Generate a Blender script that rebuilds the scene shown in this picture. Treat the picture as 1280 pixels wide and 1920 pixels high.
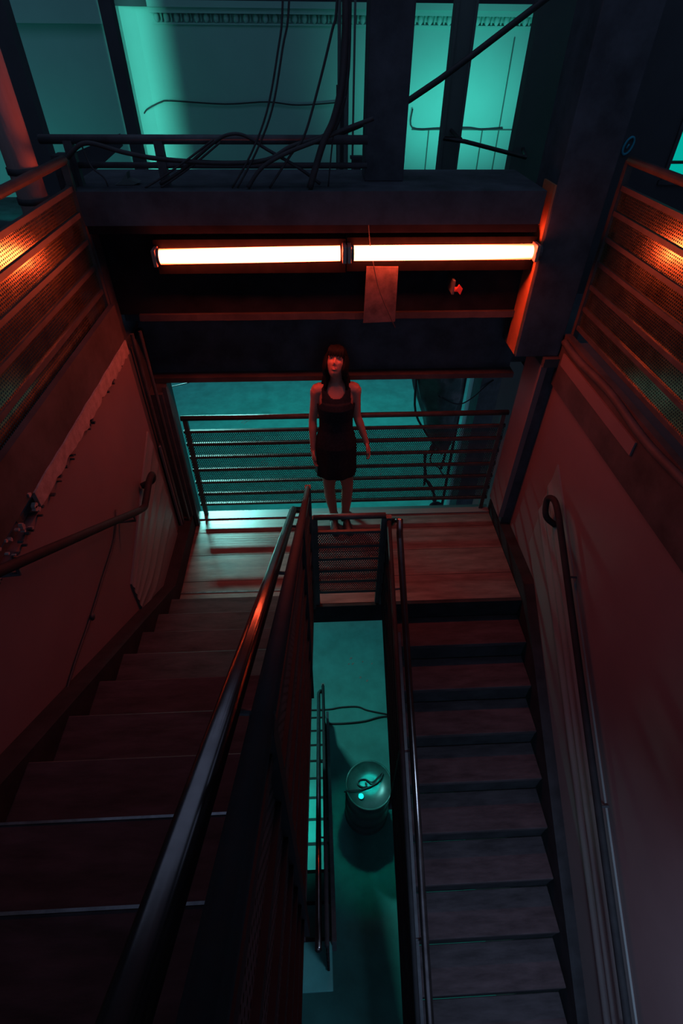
import bpy, bmesh, math, random
from mathutils import Vector, Matrix, noise
random.seed(4)
S = bpy.context.scene
COL = S.collection
for o in list(bpy.data.objects): bpy.data.objects.remove(o)

# ------------------------------------------------------------------ camera
F_PX, PITCH, ROLL, YAW, EYE = 976.43, 0.7411, 0.0102, 0.0536, 3.2034
cy_, sy_, ct_, st_ = math.cos(YAW), math.sin(YAW), math.cos(PITCH), math.sin(PITCH)
fw = Vector((sy_*ct_, cy_*ct_, -st_)); rt = Vector((cy_, -sy_, 0)); up = rt.cross(fw)
rr = math.cos(ROLL)*rt + math.sin(ROLL)*up; uu = math.cos(ROLL)*up - math.sin(ROLL)*rt
cam = bpy.data.objects.new('camera', bpy.data.cameras.new('camera')); COL.objects.link(cam)
cam.matrix_world = Matrix(((rr.x, uu.x, -fw.x, 0), (rr.y, uu.y, -fw.y, 0), (rr.z, uu.z, -fw.z, EYE), (0, 0, 0, 1)))
cam.data.sensor_fit = 'VERTICAL'; cam.data.sensor_height = 36.0; cam.data.lens = F_PX/1920*36.0
cam.data.clip_start = 0.02
S.camera = cam

# ------------------------------------------------------------------ light and exposure
S.view_settings.view_transform = 'Standard'; S.view_settings.look = 'None'
S.view_settings.gamma = 1; S.view_settings.use_curve_mapping = False
S.view_settings.exposure = 0.0
W = bpy.data.worlds.new('blue_ambient_fill'); S.world = W; W.use_nodes = True  # dim blue ambient added to lift the blacks, no sky in view
W.node_tree.nodes['Background'].inputs[0].default_value = (0.45, 0.62, 1.0, 1)
W.node_tree.nodes['Background'].inputs[1].default_value = 0.33
RED_STRENGTH = 50.0
TEAL = (0.0, 1.0, 0.84)
def area(name, loc, direction, sx, sy, power, color=TEAL, spread=180):
    l = bpy.data.lights.new(name, 'AREA'); l.shape = 'RECTANGLE'; l.size = sx; l.size_y = sy
    l.energy = power; l.color = color; l.spread = math.radians(spread)
    o = bpy.data.objects.new(name, l); COL.objects.link(o); o.location = loc
    o.rotation_euler = Vector(direction).to_track_quat('-Z', 'Y').to_euler()
    return o
# lamp tube under the upper floor, just beyond the landing: stripes through the railing
area('teal_lamp_landing', (-1.25, 5.0, 1.10), (0.12, -0.75, -0.7), 0.5, 0.04, 52, color=(0.30, 1.0, 0.92), spread=110)
# lower hall
area('teal_lamp_hall_near', (0.3, 6.6, 1.1), (0, 0.85, -1), 5.0, 0.5, 34, spread=120)
area('teal_lamp_hall_far', (0.0, 10.5, 1.1), (0, 0, -1), 7.0, 0.6, 56, spread=120)
area('teal_fill_flight', (-0.75, 2.6, -1.0), (0.15, -0.5, -1), 0.15, 0.15, 3.0, spread=46)  # added fill that brightens the lower flight treads
area('teal_fill_drum', (0.46, 2.95, -0.6), (0.0, -0.30, -1), 0.12, 0.12, 0.45, spread=26)  # added fill for the bright spot on the drum top
# upper hall: fittings low behind the parapet and a vertical fitting behind the slim post
area('teal_lamp_upper_right', (1.75, 6.4, 1.98), (0.0, 0.8, 0.35), 1.6, 0.12, 7.0, color=(0.14, 1.0, 0.86), spread=76)
area('teal_lamp_upper_mid', (0.0, 5.4, 1.9), (-0.1, 0.9, 0.12), 1.6, 0.1, 0.45, color=(0.08, 1.0, 0.80))
area('teal_lamp_post', (-1.93, 6.9, 2.9), (0.02, 1, 0), 0.05, 2.6, 3.2, color=(0.20, 1.0, 0.84), spread=44)
area('teal_lamp_upper_left', (-3.3, 6.2, 1.95), (0.25, 0.8, 0.1), 1.6, 0.1, 2.0)
area('pale_fill_below_gallery', (1.05, -0.5, 1.45), (0.03, 0.28, -1), 0.7, 0.3, 11.0, color=(0.50, 0.70, 1.0), spread=95)  # added bluish fill for the right stairs, no fitting there

# ------------------------------------------------------------------ materials
def mat(name, col, rough=0.6, metal=0.0, var=0.25, scale=6.0, spec=0.4, bump=0.0, stretch=None, col2=None, coat=0.0):
    m = bpy.data.materials.new(name); m.use_nodes = True
    nt = m.node_tree; b = nt.nodes['Principled BSDF']
    b.inputs['Roughness'].default_value = rough; b.inputs['Metallic'].default_value = metal
    b.inputs['Specular IOR Level'].default_value = spec
    b.inputs['Coat Weight'].default_value = coat
    tc = nt.nodes.new('ShaderNodeTexCoord'); mp = nt.nodes.new('ShaderNodeMapping')
    nt.links.new(tc.outputs['Object'], mp.inputs[0])
    if stretch: mp.inputs['Scale'].default_value = stretch
    n = nt.nodes.new('ShaderNodeTexNoise'); n.inputs['Scale'].default_value = scale
    n.inputs['Detail'].default_value = 7; n.inputs['Roughness'].default_value = 0.62
    nt.links.new(mp.outputs[0], n.inputs['Vector'])
    r = nt.nodes.new('ShaderNodeValToRGB')
    c2 = col2 or tuple(min(1, c*(1+var)) for c in col)
    c1 = tuple(c*(1-var) for c in col)
    r.color_ramp.elements[0].position = 0.33; r.color_ramp.elements[1].position = 0.67
    r.color_ramp.elements[0].color = (*c1, 1); r.color_ramp.elements[1].color = (*c2, 1)
    nt.links.new(n.outputs['Fac'], r.inputs[0]); nt.links.new(r.outputs[0], b.inputs['Base Color'])
    if bump:
        bp = nt.nodes.new('ShaderNodeBump'); bp.inputs['Strength'].default_value = bump; bp.inputs['Distance'].default_value = 0.01
        nt.links.new(n.outputs['Fac'], bp.inputs['Height']); nt.links.new(bp.outputs[0], b.inputs['Normal'])
    return m
def emis(name, col, strength, rim=None):
    m = bpy.data.materials.new(name); m.use_nodes = True; nt = m.node_tree
    for n in list(nt.nodes): nt.nodes.remove(n)
    o = nt.nodes.new('ShaderNodeOutputMaterial'); e = nt.nodes.new('ShaderNodeEmission')
    e.inputs[0].default_value = (*col, 1); e.inputs[1].default_value = strength
    nt.links.new(e.outputs[0], o.inputs[0])
    if rim:      # rim emission dimmed and deepened in hue to imitate the tube's orange halo
        lw = nt.nodes.new('ShaderNodeLayerWeight'); lw.inputs[0].default_value = 0.5
        mr = nt.nodes.new('ShaderNodeValToRGB'); cr = mr.color_ramp
        cr.elements[0].position = 0.50; cr.elements[0].color = (col[0], col[1], col[2], 1)
        cr.elements[1].position = 0.95; cr.elements[1].color = (rim[0]*0.14, rim[1]*0.10, rim[2]*0.1, 1)
        nt.links.new(lw.outputs['Facing'], mr.inputs[0]); nt.links.new(mr.outputs[0], e.inputs[0])
    return m
def mesh_mat(name, col, rough, metal, pitch=0.016, hole=0.0058):
    m = mat(name, col, rough, metal, var=0.35, scale=9, spec=0.5)
    nt = m.node_tree; b = nt.nodes['Principled BSDF']; out = nt.nodes['Material Output']
    tc = nt.nodes.new('ShaderNodeTexCoord'); sp = nt.nodes.new('ShaderNodeSeparateXYZ')
    nt.links.new(tc.outputs['Object'], sp.inputs[0])
    def M(op, a, b_=None, c=None):
        n = nt.nodes.new('ShaderNodeMath'); n.operation = op
        for i, v in enumerate((a, b_, c)):
            if v is None: continue
            if isinstance(v, (int, float)): n.inputs[i].default_value = v
            else: nt.links.new(v, n.inputs[i])
        return n.outputs[0]
    u = M('ADD', sp.outputs[0], sp.outputs[1]); v = sp.outputs[2]; q = pitch*1.732
    def hit(du, dv):
        a = M('SUBTRACT', M('FLOORED_MODULO', M('ADD', u, du), pitch), pitch/2)
        c = M('SUBTRACT', M('FLOORED_MODULO', M('ADD', v, dv), q), q/2)
        return M('LESS_THAN', M('ADD', M('MULTIPLY', a, a), M('MULTIPLY', c, c)), hole*hole)
    h = M('MAXIMUM', hit(0, 0), hit(pitch/2, q/2))
    t = nt.nodes.new('ShaderNodeBsdfTransparent'); mx = nt.nodes.new('ShaderNodeMixShader')
    nt.links.new(h, mx.inputs[0]); nt.links.new(b.outputs[0], mx.inputs[1]); nt.links.new(t.outputs[0], mx.inputs[2])
    nt.links.new(mx.outputs[0], out.inputs[0]); return m
M_ = {
 'black': mat('black_steel', (0.05, 0.055, 0.065), 0.55, 0.0, 0.3, 12),
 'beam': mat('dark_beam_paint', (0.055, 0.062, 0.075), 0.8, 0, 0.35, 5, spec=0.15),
 'web': mat('black_web_paint', (0.014, 0.014, 0.017), 0.85, 0, 0.4, 5, spec=0.05),  # near-black, darker than the beam paint
 'block_black': mat('matt_black_blocker', (0.004, 0.004, 0.005), 1.0, 0, 0.2, 12, spec=0.0),  # near-zero black so the added plate shows no tube light
 'rail': mat('worn_rail_paint', (0.055, 0.05, 0.05), 0.5, 0.1, 0.3, 14, spec=0.5),
 'guard': mat('flat_black_guard_paint', (0.018, 0.018, 0.021), 0.7, 0, 0.2, 12, spec=0.12),
 'hand': mat('polished_dark_handrail', (0.17, 0.15, 0.15), 0.22, 0.95, 0.25, 12, spec=0.6),
 'mesh': mesh_mat('perforated_steel', (0.05, 0.05, 0.052), 0.5, 0.3),
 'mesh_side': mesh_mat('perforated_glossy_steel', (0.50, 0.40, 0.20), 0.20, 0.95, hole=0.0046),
 'mesh_dark': mesh_mat('perforated_black_steel', (0.018, 0.018, 0.021), 0.8, 0.0, hole=0.0034),
 'wall': mat('stair_wall_paint', (0.145, 0.105, 0.112), 0.7, 0, 0.10, 1.6, spec=0.3),
 'wains': mat('pale_grey_panel', (0.15, 0.16, 0.165), 0.42, 0, 0.08, 2.0, spec=0.5),
 'plaster': mat('bare_plaster', (0.27, 0.21, 0.20), 0.85, 0, 0.22, 22, bump=0.5),
 'fascia': mat('gallery_edge_paint', (0.042, 0.036, 0.038), 0.7, 0, 0.5, 4, bump=0.3),
 'tread': mat('worn_tread_wood', (0.041, 0.033, 0.038), 0.75, 0, 0.35, 8, spec=0.15, bump=0.15, stretch=(0.6, 2.5, 2.5)),
 'riser': mat('dark_riser_paint', (0.022, 0.024, 0.028), 0.8, 0, 0.3, 7, spec=0.1),
 'nosing': mat('steel_nosing', (0.16, 0.17, 0.18), 0.3, 0.8, 0.3, 20),
 'landing': mat('landing_boards', (0.12, 0.105, 0.10), 0.36, 0, 0.4, 7, bump=0.12, stretch=(0.5, 2.5, 1), spec=0.55),
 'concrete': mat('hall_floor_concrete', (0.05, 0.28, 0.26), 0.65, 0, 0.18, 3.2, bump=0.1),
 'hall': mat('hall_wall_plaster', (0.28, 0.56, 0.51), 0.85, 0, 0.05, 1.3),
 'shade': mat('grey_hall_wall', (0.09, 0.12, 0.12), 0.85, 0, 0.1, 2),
 'dark': mat('dark_gallery_wall', (0.045, 0.052, 0.062), 0.85, 0, 0.2, 2),
 'white': mat('painted_pillar', (0.36, 0.26, 0.25), 0.6, 0, 0.15, 5, stretch=(4, 4, 0.8)),
 'cable': mat('black_cable', (0.03, 0.03, 0.035), 0.6, 0, 0.2, 20),
 'skin': mat('skin', (0.42, 0.17, 0.13), 0.45, 0, 0.04, 20),
 'dress': mat('black_dress_cloth', (0.016, 0.018, 0.024), 0.9, 0, 0.3, 60, spec=0.1),
 'hair': mat('dark_hair', (0.008, 0.006, 0.006), 0.7, 0, 0.4, 60, spec=0.12, stretch=(6, 6, 0.6)),
 'shoe': mat('black_leather', (0.025, 0.025, 0.03), 0.4, 0, 0.2, 20),
 'eye': mat('eye_white', (0.22, 0.2, 0.2), 0.35, 0, 0.02, 20),
 'iris': mat('dark_iris', (0.03, 0.02, 0.015), 0.15, 0, 0.02, 20),
 'lip': mat('lip', (0.45, 0.16, 0.15), 0.4, 0, 0.05, 20),
 'plate': mat('orange_lit_plate', (0.36, 0.14, 0.06), 0.5, 0, 0.2, 10),  # orange of the tube light put into the colour
 'paper': mat('stained_card', (0.085, 0.055, 0.052), 0.8, 0, 0.45, 14),
 'drum': mat('dull_drum_paint', (0.07, 0.10, 0.10), 0.32, 0.3, 0.3, 6, bump=0.1),
 'sheet': mat('black_plastic_sheet', (0.06, 0.07, 0.07), 0.28, 0, 0.4, 10, bump=0.5, spec=0.6),
 'redtag': mat('red_plastic', (0.5, 0.06, 0.04), 0.4, 0, 0.05, 10),
 'mark': mat('blue_mark_paint', (0.02, 0.30, 0.42), 0.7, 0, 0.25, 30),
 'housing': mat('lamp_housing_paint', (0.04, 0.035, 0.035), 0.5, 0, 0.1, 10),
 'cap': mat('lamp_end_cap', (0.25, 0.18, 0.16), 0.4, 0.2, 0.1, 10),
 'tube': emis('glowing_red_orange_tube', (1.0, 0.095, 0.035), RED_STRENGTH, (1.0, 0.05, 0.008)),
 'pane': emis('lit_teal_pane', (0.0, 0.40, 0.33), 1.0),
}

# ------------------------------------------------------------------ mesh helpers
class MB:
    def __init__(s): s.bm = bmesh.new()
    def box(s, x0, x1, y0, y1, z0, z1):
        v = [s.bm.verts.new(p) for p in ((x0,y0,z0),(x1,y0,z0),(x1,y1,z0),(x0,y1,z0),(x0,y0,z1),(x1,y0,z1),(x1,y1,z1),(x0,y1,z1))]
        for f in ((3,2,1,0),(4,5,6,7),(0,1,5,4),(1,2,6,5),(2,3,7,6),(3,0,4,7)): s.bm.faces.new([v[i] for i in f])
        return s
    def prismX(s, pts, x0, x1):      # pts (y,z)
        a = [s.bm.verts.new((x0, y, z)) for y, z in pts]; b = [s.bm.verts.new((x1, y, z)) for y, z in pts]
        return s._pr(a, b)
    def prismZ(s, pts, z0, z1):      # pts (x,y)
        a = [s.bm.verts.new((x, y, z0)) for x, y in pts]; b = [s.bm.verts.new((x, y, z1)) for x, y in pts]
        return s._pr(a, b)
    def prismY(s, pts, y0, y1):      # pts (x,z)
        a = [s.bm.verts.new((x, y0, z)) for x, z in pts]; b = [s.bm.verts.new((x, y1, z)) for x, z in pts]
        return s._pr(a, b)
    def _pr(s, a, b):
        n = len(a); s.bm.faces.new(a); s.bm.faces.new(b[::-1])
        for i in range(n): s.bm.faces.new((a[i], b[i], b[(i+1) % n], a[(i+1) % n]))
        return s
    def tube(s, pts, r, seg=10, smooth=0, caps=True):
        pts = [Vector(p) for p in pts]
        rs = r if isinstance(r, (list, tuple)) else [r]*len(pts)
        if smooth:
            out, ro = [], []
            n = len(pts)
            for i in range(n-1):
                p0, p1, p2, p3 = pts[max(i-1, 0)], pts[i], pts[i+1], pts[min(i+2, n-1)]
                for k in range(smooth):
                    t = k/smooth
                    out.append(0.5*((2*p1)+(p2-p0)*t+(2*p0-5*p1+4*p2-p3)*t*t+(3*p1-p0-3*p2+p3)*t**3)); ro.append(rs[i]*(1-t)+rs[i+1]*t)
            out.append(pts[-1]); ro.append(rs[-1]); pts, rs = out, ro
        n = len(pts); T = [(pts[min(i+1, n-1)]-pts[max(i-1, 0)]).normalized() for i in range(n)]
        ref = Vector((0, 0, 1)) if abs(T[0].z) < 0.9 else Vector((1, 0, 0))
        N = (ref - T[0]*ref.dot(T[0])).normalized(); rings = []
        for i in range(n):
            N = (N - T[i]*N.dot(T[i])).normalized(); B = T[i].cross(N)
            rings.append([s.bm.verts.new(pts[i]+(N*math.cos(2*math.pi*k/seg)+B*math.sin(2*math.pi*k/seg))*rs[i]) for k in range(seg)])
        for i in range(n-1):
            for k in range(seg): s.bm.faces.new((rings[i][k], rings[i][(k+1) % seg], rings[i+1][(k+1) % seg], rings[i+1][k]))
        if caps: s.bm.faces.new(rings[0][::-1]); s.bm.faces.new(rings[-1])
        return s
    def loft(s, rings, caps=True):   # rings: list of lists of points
        R = [[s.bm.verts.new(p) for p in r] for r in rings]
        n = len(R[0])
        for i in range(len(R)-1):
            for k in range(n): s.bm.faces.new((R[i][k], R[i][(k+1) % n], R[i+1][(k+1) % n], R[i+1][k]))
        if caps: s.bm.faces.new(R[0][::-1]); s.bm.faces.new(R[-1])
        return s
    def ellip(s, c, rx, ry, rz, seg=16, rings=10, rot=None):
        m = Matrix.Translation(c) @ (rot.to_4x4() if rot else Matrix.Identity(4)) @ Matrix.Diagonal((rx, ry, rz, 1))
        bmesh.ops.create_uvsphere(s.bm, u_segments=seg, v_segments=rings, radius=1, matrix=m); return s
    def build(s, name, m, parent=None, smooth=False, bevel=0):
        bmesh.ops.recalc_face_normals(s.bm, faces=s.bm.faces)
        me = bpy.data.meshes.new(name); s.bm.to_mesh(me); s.bm.free()
        me.materials.append(M_[m] if isinstance(m, str) else m)
        if smooth:
            for p in me.polygons: p.use_smooth = True
        o = bpy.data.objects.new(name, me); COL.objects.link(o)
        if parent: o.parent = parent; o.matrix_parent_inverse = Matrix.Translation(-Vector(parent.location))
        if bevel:
            b = o.modifiers.new('bevel', 'BEVEL'); b.width = bevel; b.segments = 2; b.limit_method = 'ANGLE'
        if smooth == 'auto':
            pass
        return o
def thing(name, label, cat, loc=(0, 0, 0), group=None):
    o = bpy.data.objects.new(name, None); COL.objects.link(o); o.location = loc; o.empty_display_size = 0.1
    tag(o, label, cat, group); return o
def tag(o, label, cat, group=None):
    o['label'] = label; o['category'] = cat
    if group: o['group'] = group
    return o
def struct(o): o['kind'] = 'structure'; return o
def box(*a): return MB().box(*a)

# ------------------------------------------------------------------ levels
XL, XR = -1.20, 1.62           # faces of the stair walls
Y0, YF = 2.437, 3.50           # landing front and far edge
G, R_ = 0.262, 0.175           # going, rise
FZ, LZ, DZ = 1.75, -1.925, -3.85   # gallery, lower platform, hall floor

# ------------------------------------------------------------------ setting
struct(box(-9, 9, -2.5, 18, DZ-0.2, DZ).build('floor', 'concrete'))
struct(box(-9, 9, 17.6, 17.8, DZ, 1.2).build('wall_far', 'hall'))
struct(box(XL-0.16, XL, -2.4, 3.18, DZ, 1.70).build('wall_left', 'wall'))
struct(box(XL-0.16, XL-0.001, 3.18, 3.60, DZ, 1.70).build('wall_left_return', 'dark'))
struct(box(XR, XR+0.16, -2.4, 3.30, DZ, 1.45).build('wall_right', 'wall'))
struct(box(XR, XR+0.16, 3.30, 4.1, DZ, 1.30).build('wall_right_return', 'wall'))
# upper hall floor slab beyond the beam, and gallery floors either side
struct(box(-7, 7, 3.75, 9.0, 1.32, FZ).build('floor_upper_hall', 'beam'))
struct(box(-4.2, XL-0.02, -2.4, 3.75, 1.72, FZ).build('floor_gallery_left', 'dark'))
struct(box(XR+0.02, 4.4, -2.4, 3.75, 1.50, FZ).build('floor_gallery_right', 'dark'))
struct(box(XL, XR, -2.6, -0.32, FZ-0.18, FZ).box(XL, -0.09, -0.32, 0.055, FZ-0.18, FZ).build('floor_camera_side', 'dark'))
struct(box(XL, XR, -2.4, -0.46, LZ-0.18, LZ).build('floor_lower_platform', 'dark'))
struct(box(-6.2, 5.0, -3.0, 0.9, 5.0, 5.2).build('shading_ceiling', 'dark'))  # unseen slab, added and sized to shade the near treads
struct(box(-6.2, 5.0, 5.4, 8.0, 5.6, 5.75).build('ceiling_upper_hall', 'dark'))
# upper hall walls
t = 0.12
struct(box(-6, -2.02, 7.3, 7.42, FZ, 3.42).build('wall_upper_left', 'hall'))
pts = [(-2.0, 7.30)] + [(-2.02+0.02*k, 7.30+0.70*math.sin(k/10*math.pi/2)) for k in range(1, 11)]
mb = MB(); rg = []
prof = [(-2.021, 7.5), (-2.08, 7.75), (-2.04, 7.92), (-1.88, 7.99), (-1.72, 8.0)]
mb.prismZ(prof + [(-1.72, 8.14), (-2.3, 8.14), (-2.3, 7.421), (-2.02, 7.421)], FZ, 3.42).build('wall_upper_corner', 'hall')
struct(bpy.data.objects['wall_upper_corner'])
struct(box(-1.72, 3.6, 8.0, 8.14, FZ, 3.42).build('wall_upper_back', 'hall'))
struct(box(-6.2, 5.0, 7.9, 8.3, 3.42, 6.0).build('wall_upper_high', 'dark'))
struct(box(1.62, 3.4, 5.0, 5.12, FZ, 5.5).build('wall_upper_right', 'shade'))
wb = MB()
wb.box(1.66, 2.37, 4.0, 4.1, FZ, 5.2); wb.box(2.37, 4.4, 4.0, 4.1, FZ, 2.50); wb.box(2.37, 4.4, 4.0, 4.1, 2.95, 5.2); wb.box(3.3, 4.4, 4.0, 4.1, 2.5, 2.95)
struct(wb.build('wall_gallery_right_end', 'dark'))
w = struct(box(2.33, 3.34, 3.985, 4.0, 2.475, 2.50).box(2.33, 3.34, 3.985, 4.0, 2.95, 2.98).box(2.345, 2.37, 3.985, 4.0, 2.5, 2.95).box(3.3, 3.33, 3.985, 4.0, 2.5, 2.95).build('window_1', 'black'))
box(2.37, 3.30, 4.05, 4.055, 2.50, 2.95).build('pane', 'pane', w)
box(2.37, 3.30, 4.02, 4.045, 2.588, 2.604).build('glazing_bar', 'black', w)
struct(box(4.3, 4.4, -2.4, 4.0, FZ, 5.2).build('wall_gallery_right', 'dark'))
struct(box(-4.2, -4.1, -2.4, 6.0, FZ, 5.2).build('wall_gallery_left', 'dark'))
# cornice with a row of drop ornaments on the far upper wall
cz = 3.30
tr = struct(box(-1.72, 3.6, 7.90, 8.0, cz+0.07, cz+0.115).box(-1.72, 3.6, 7.86, 8.0, cz+0.115, cz+0.17).box(-1.72, 3.6, 7.97, 8.0, cz-0.02, cz-0.005).build('trim_1', 'hall'))
dm = MB()
for k in range(48):
    x = -1.66+k*0.108
    dm.ellip((x, 7.97, cz+0.035), 0.030, 0.03, 0.042, 8, 6); dm.box(x+0.045, x+0.06, 7.965, 8.0, cz, cz+0.07)
dm.build('cornice_ornament', 'hall', tr, smooth=True)
struct(box(-6, -2.02, 7.2, 7.3, cz-0.03, cz+0.15).build('trim_2', 'hall'))
# panel joints on the bright wall
jm = MB()
for x in (1.47, 2.15, 2.36): jm.box(x, x+0.012, 7.988, 8.0, FZ, 2.35 if x < 2.3 else 3.2)
jm.box(1.26, 2.55, 7.986, 8.0, 2.335, 2.347)
struct(jm.build('trim_3', 'shade'))

# pale wall panels below the handrails; ribs added to imitate streaks of light
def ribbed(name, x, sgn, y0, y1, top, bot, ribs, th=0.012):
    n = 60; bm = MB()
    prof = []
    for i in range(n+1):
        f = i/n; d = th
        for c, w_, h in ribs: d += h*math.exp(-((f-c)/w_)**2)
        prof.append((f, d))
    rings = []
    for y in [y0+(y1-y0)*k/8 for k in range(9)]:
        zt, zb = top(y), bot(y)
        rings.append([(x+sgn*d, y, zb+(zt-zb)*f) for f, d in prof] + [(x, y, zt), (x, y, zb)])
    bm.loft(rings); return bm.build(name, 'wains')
ln = lambda Y: -(Y0-Y)*0.668
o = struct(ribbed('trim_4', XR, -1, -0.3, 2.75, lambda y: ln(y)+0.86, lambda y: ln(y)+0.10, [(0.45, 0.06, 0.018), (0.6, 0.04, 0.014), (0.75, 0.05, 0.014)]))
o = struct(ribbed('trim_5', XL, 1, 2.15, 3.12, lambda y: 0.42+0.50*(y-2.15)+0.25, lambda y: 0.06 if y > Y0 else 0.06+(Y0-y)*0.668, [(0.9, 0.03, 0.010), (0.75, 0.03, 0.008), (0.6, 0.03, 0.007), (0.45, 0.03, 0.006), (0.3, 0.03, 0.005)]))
# baseboards / skirts that follow the stairs
def skirt(pts, x0, x1, name): return struct(MB().prismX(pts, x0, x1).build(name, 'riser'))
skirt([(Y0+0.12, -0.05), (YF, -0.05), (YF, 0.14), (Y0+0.12, 0.16), (-0.2, 1.93), (-0.2, 1.45), (Y0-0.12, -0.15)], XL+0.001, XL+0.10, 'baseboard_left')
skirt([(YF, -0.10), (YF, 0.11), (Y0+0.05, 0.13), (-0.45, -1.80), (-0.45, -2.10), (Y0, -0.25)], XR-0.085, XR-0.001, 'baseboard_right')

# gallery edges with torn plaster
g = thing('gallery_edge', 'dark red painted edge of left gallery with a torn strip of bare plaster', 'floor edge', (XL, 1, 1.8))
MB().box(XL-0.02, XL+0.012, -2.0, 3.16, 1.795, 2.02).build('fascia_board', 'fascia', g)
pm = MB(); top, bot = [], []
n = 46
for i in range(n+1):
    y = 3.16-(3.16-1.70)*i/n
    top.append((y, 1.80+0.006*noise.noise((y*9, 0, 0)))); bot.append((y, 1.712+0.030*noise.noise((y*11, 3, 0))+0.016*noise.noise((y*40, 7, 0))+0.008*i/n))
pm.prismX(top+bot[::-1], XL+0.002, XL+0.02).build('torn_plaster_strip', 'plaster', g)
pm = MB()
for k in range(22):
    y = 1.72-random.random()*0.55; z = 1.76+random.uniform(-0.07, 0.06); r = random.uniform(0.005, 0.016)
    a0 = random.random()*6; m_ = random.randint(5, 7)
    pm.prismX([(y+r*math.cos(a0+q*2*math.pi/m_)*random.uniform(.6, 1.3), z+r*math.sin(a0+q*2*math.pi/m_)*random.uniform(.5, 1.1)) for q in range(m_)], XL+0.002, XL+0.018)
pm.build('plaster_flakes', 'plaster', g)['kind'] = 'stuff'
dm = MB()
for k in range(30):
    y = 3.1-random.random()*1.9; z = 1.705+random.uniform(-0.02, 0.012); r = random.uniform(0.004, 0.010)
    m_ = 6; a0 = random.random()*6
    dm.prismX([(y+r*math.cos(a0+q*2*math.pi/m_)*random.uniform(.6, 1.6), z+r*math.sin(a0+q*2*math.pi/m_)*random.uniform(.5, 1.0)) for q in range(m_)], XL+0.001, XL+0.022)
dm.build('dark_debris', 'cable', g)['kind'] = 'stuff'
g = thing('gallery_edge', 'deep dark edge of right gallery floor above the descending stair', 'floor edge', (XR, 1, 1.6))
MB().box(XR-0.02, XR+0.02, -2.0, 3.17, 1.45, 1.80).build('fascia_board', 'fascia', g)
MB().tube([(XR-0.035, y, 1.77-0.012*math.sin(y*7)) for y in [3.12-0.16*k for k in range(20)]], 0.022, 8, 3).build('conduit', 'fascia', g, smooth=True)
MB().box(XR-0.03, XR-0.02, 2.1, 3.1, 1.62, 1.70).build('peeled_patch', 'wall', g)

# ------------------------------------------------------------------ landing
L = thing('stair_landing', 'wooden landing between the two stair flights, the person stands on it', 'landing', (0.2, 3.0, 0))
box(XL+0.10, XR-0.09, Y0+0.03, YF-0.06, -0.05, 0.0).build('deck', 'landing', L)
box(XL+0.10, XR-0.09, YF-0.06, YF+0.04, -0.05, 0.012).build('edge_board', 'wains', L)
box(XL+0.10, XR-0.09, Y0, Y0+0.03, -0.20, -0.002).build('front_fascia', 'riser', L)
box(XL+0.10, XR-0.09, YF-0.02, YF+0.04, -0.25, -0.051).build('rear_fascia', 'beam', L)
jm = MB()
for y in (2.72, 3.0, 3.27): jm.box(XL+0.10, XR-0.09, y, y+0.003, 0.0, 0.0012)
jm.build('board_joints', 'riser', L)
box(-1.1, -0.14, Y0+0.165, Y0+0.18, 0.0, 0.004).build('metal_strip', 'nosing', L)

# ------------------------------------------------------------------ stair flights
def flight(label, x0, x1, y_first, z_first, n, dirn, open_risers, strx, steel_nose, base, sidez=(0.10, -0.20), m='tread'):
    t_ = thing('staircase', label, 'staircase', ((x0+x1)/2, y_first, base))
    for k in range(n):
        yn = y_first-G*k; z = z_first+dirn*R_*k
        ya_, yb_ = (yn-G-0.046, yn) if dirn > 0 else (yn, yn+G-0.001)
        o = box(x0, x1, ya_, yb_, z-0.038, z).build('tread', m, t_, bevel=0.006)
        if dirn > 0: box(x0+0.004, x1-0.004, yn-0.045, yn-0.03, z-R_+0.001, z-0.038).build('riser', 'riser', t_)
        else: box(x0+0.004, x1-0.004, yn+G+0.004, yn+G+0.02, z-0.02, z+R_-0.04).build('riser', 'riser', t_)
        if m == 'concrete': box(x0+0.01, x1-0.01, yn-0.022, yn+0.003, z-0.012, z+0.003).build('nosing_strip', 'guard', t_)
        elif steel_nose(k): box(x0+0.01, x1-0.01, yn-0.004, yn+0.004, z-0.012, z+0.002).build('nosing_strip', 'nosing', t_)
    s = dirn
    ya, yb = y_first+0.02, y_first-G*(n-1)-0.05
    za = z_first-(R_ if dirn > 0 else 0)
    for xs in strx:
        z1 = za; z2 = za+s*(ya-yb)*0.668
        MB().prismX([(ya, z1+sidez[0]+0.06), (ya, z1+sidez[1]+0.06), (yb, z2+sidez[1]+0.06), (yb, z2+sidez[0]+0.06)], xs, xs+0.035).build('stringer', 'black', t_)
    return t_
flight('left stair flight rising from the landing toward the viewer, dark red treads', -1.10, -0.112, Y0-0.02, R_, 9, 1, False, (-0.11,), lambda k: k >= 7, 0.0)
flight('right stair flight dropping from the landing toward the viewer, grey worn treads', 0.56, XR-0.09, Y0-G, -R_, 10, -1, True, (0.524,), lambda k: False, LZ)
flight('teal-lit lower flight glimpsed through the narrow stairwell gap', -1.10, -0.0, 3.37, DZ+R_, 11, 1, False, (0.0,), lambda k: False, DZ, sidez=(0.22, -0.20), m='concrete')

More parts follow.
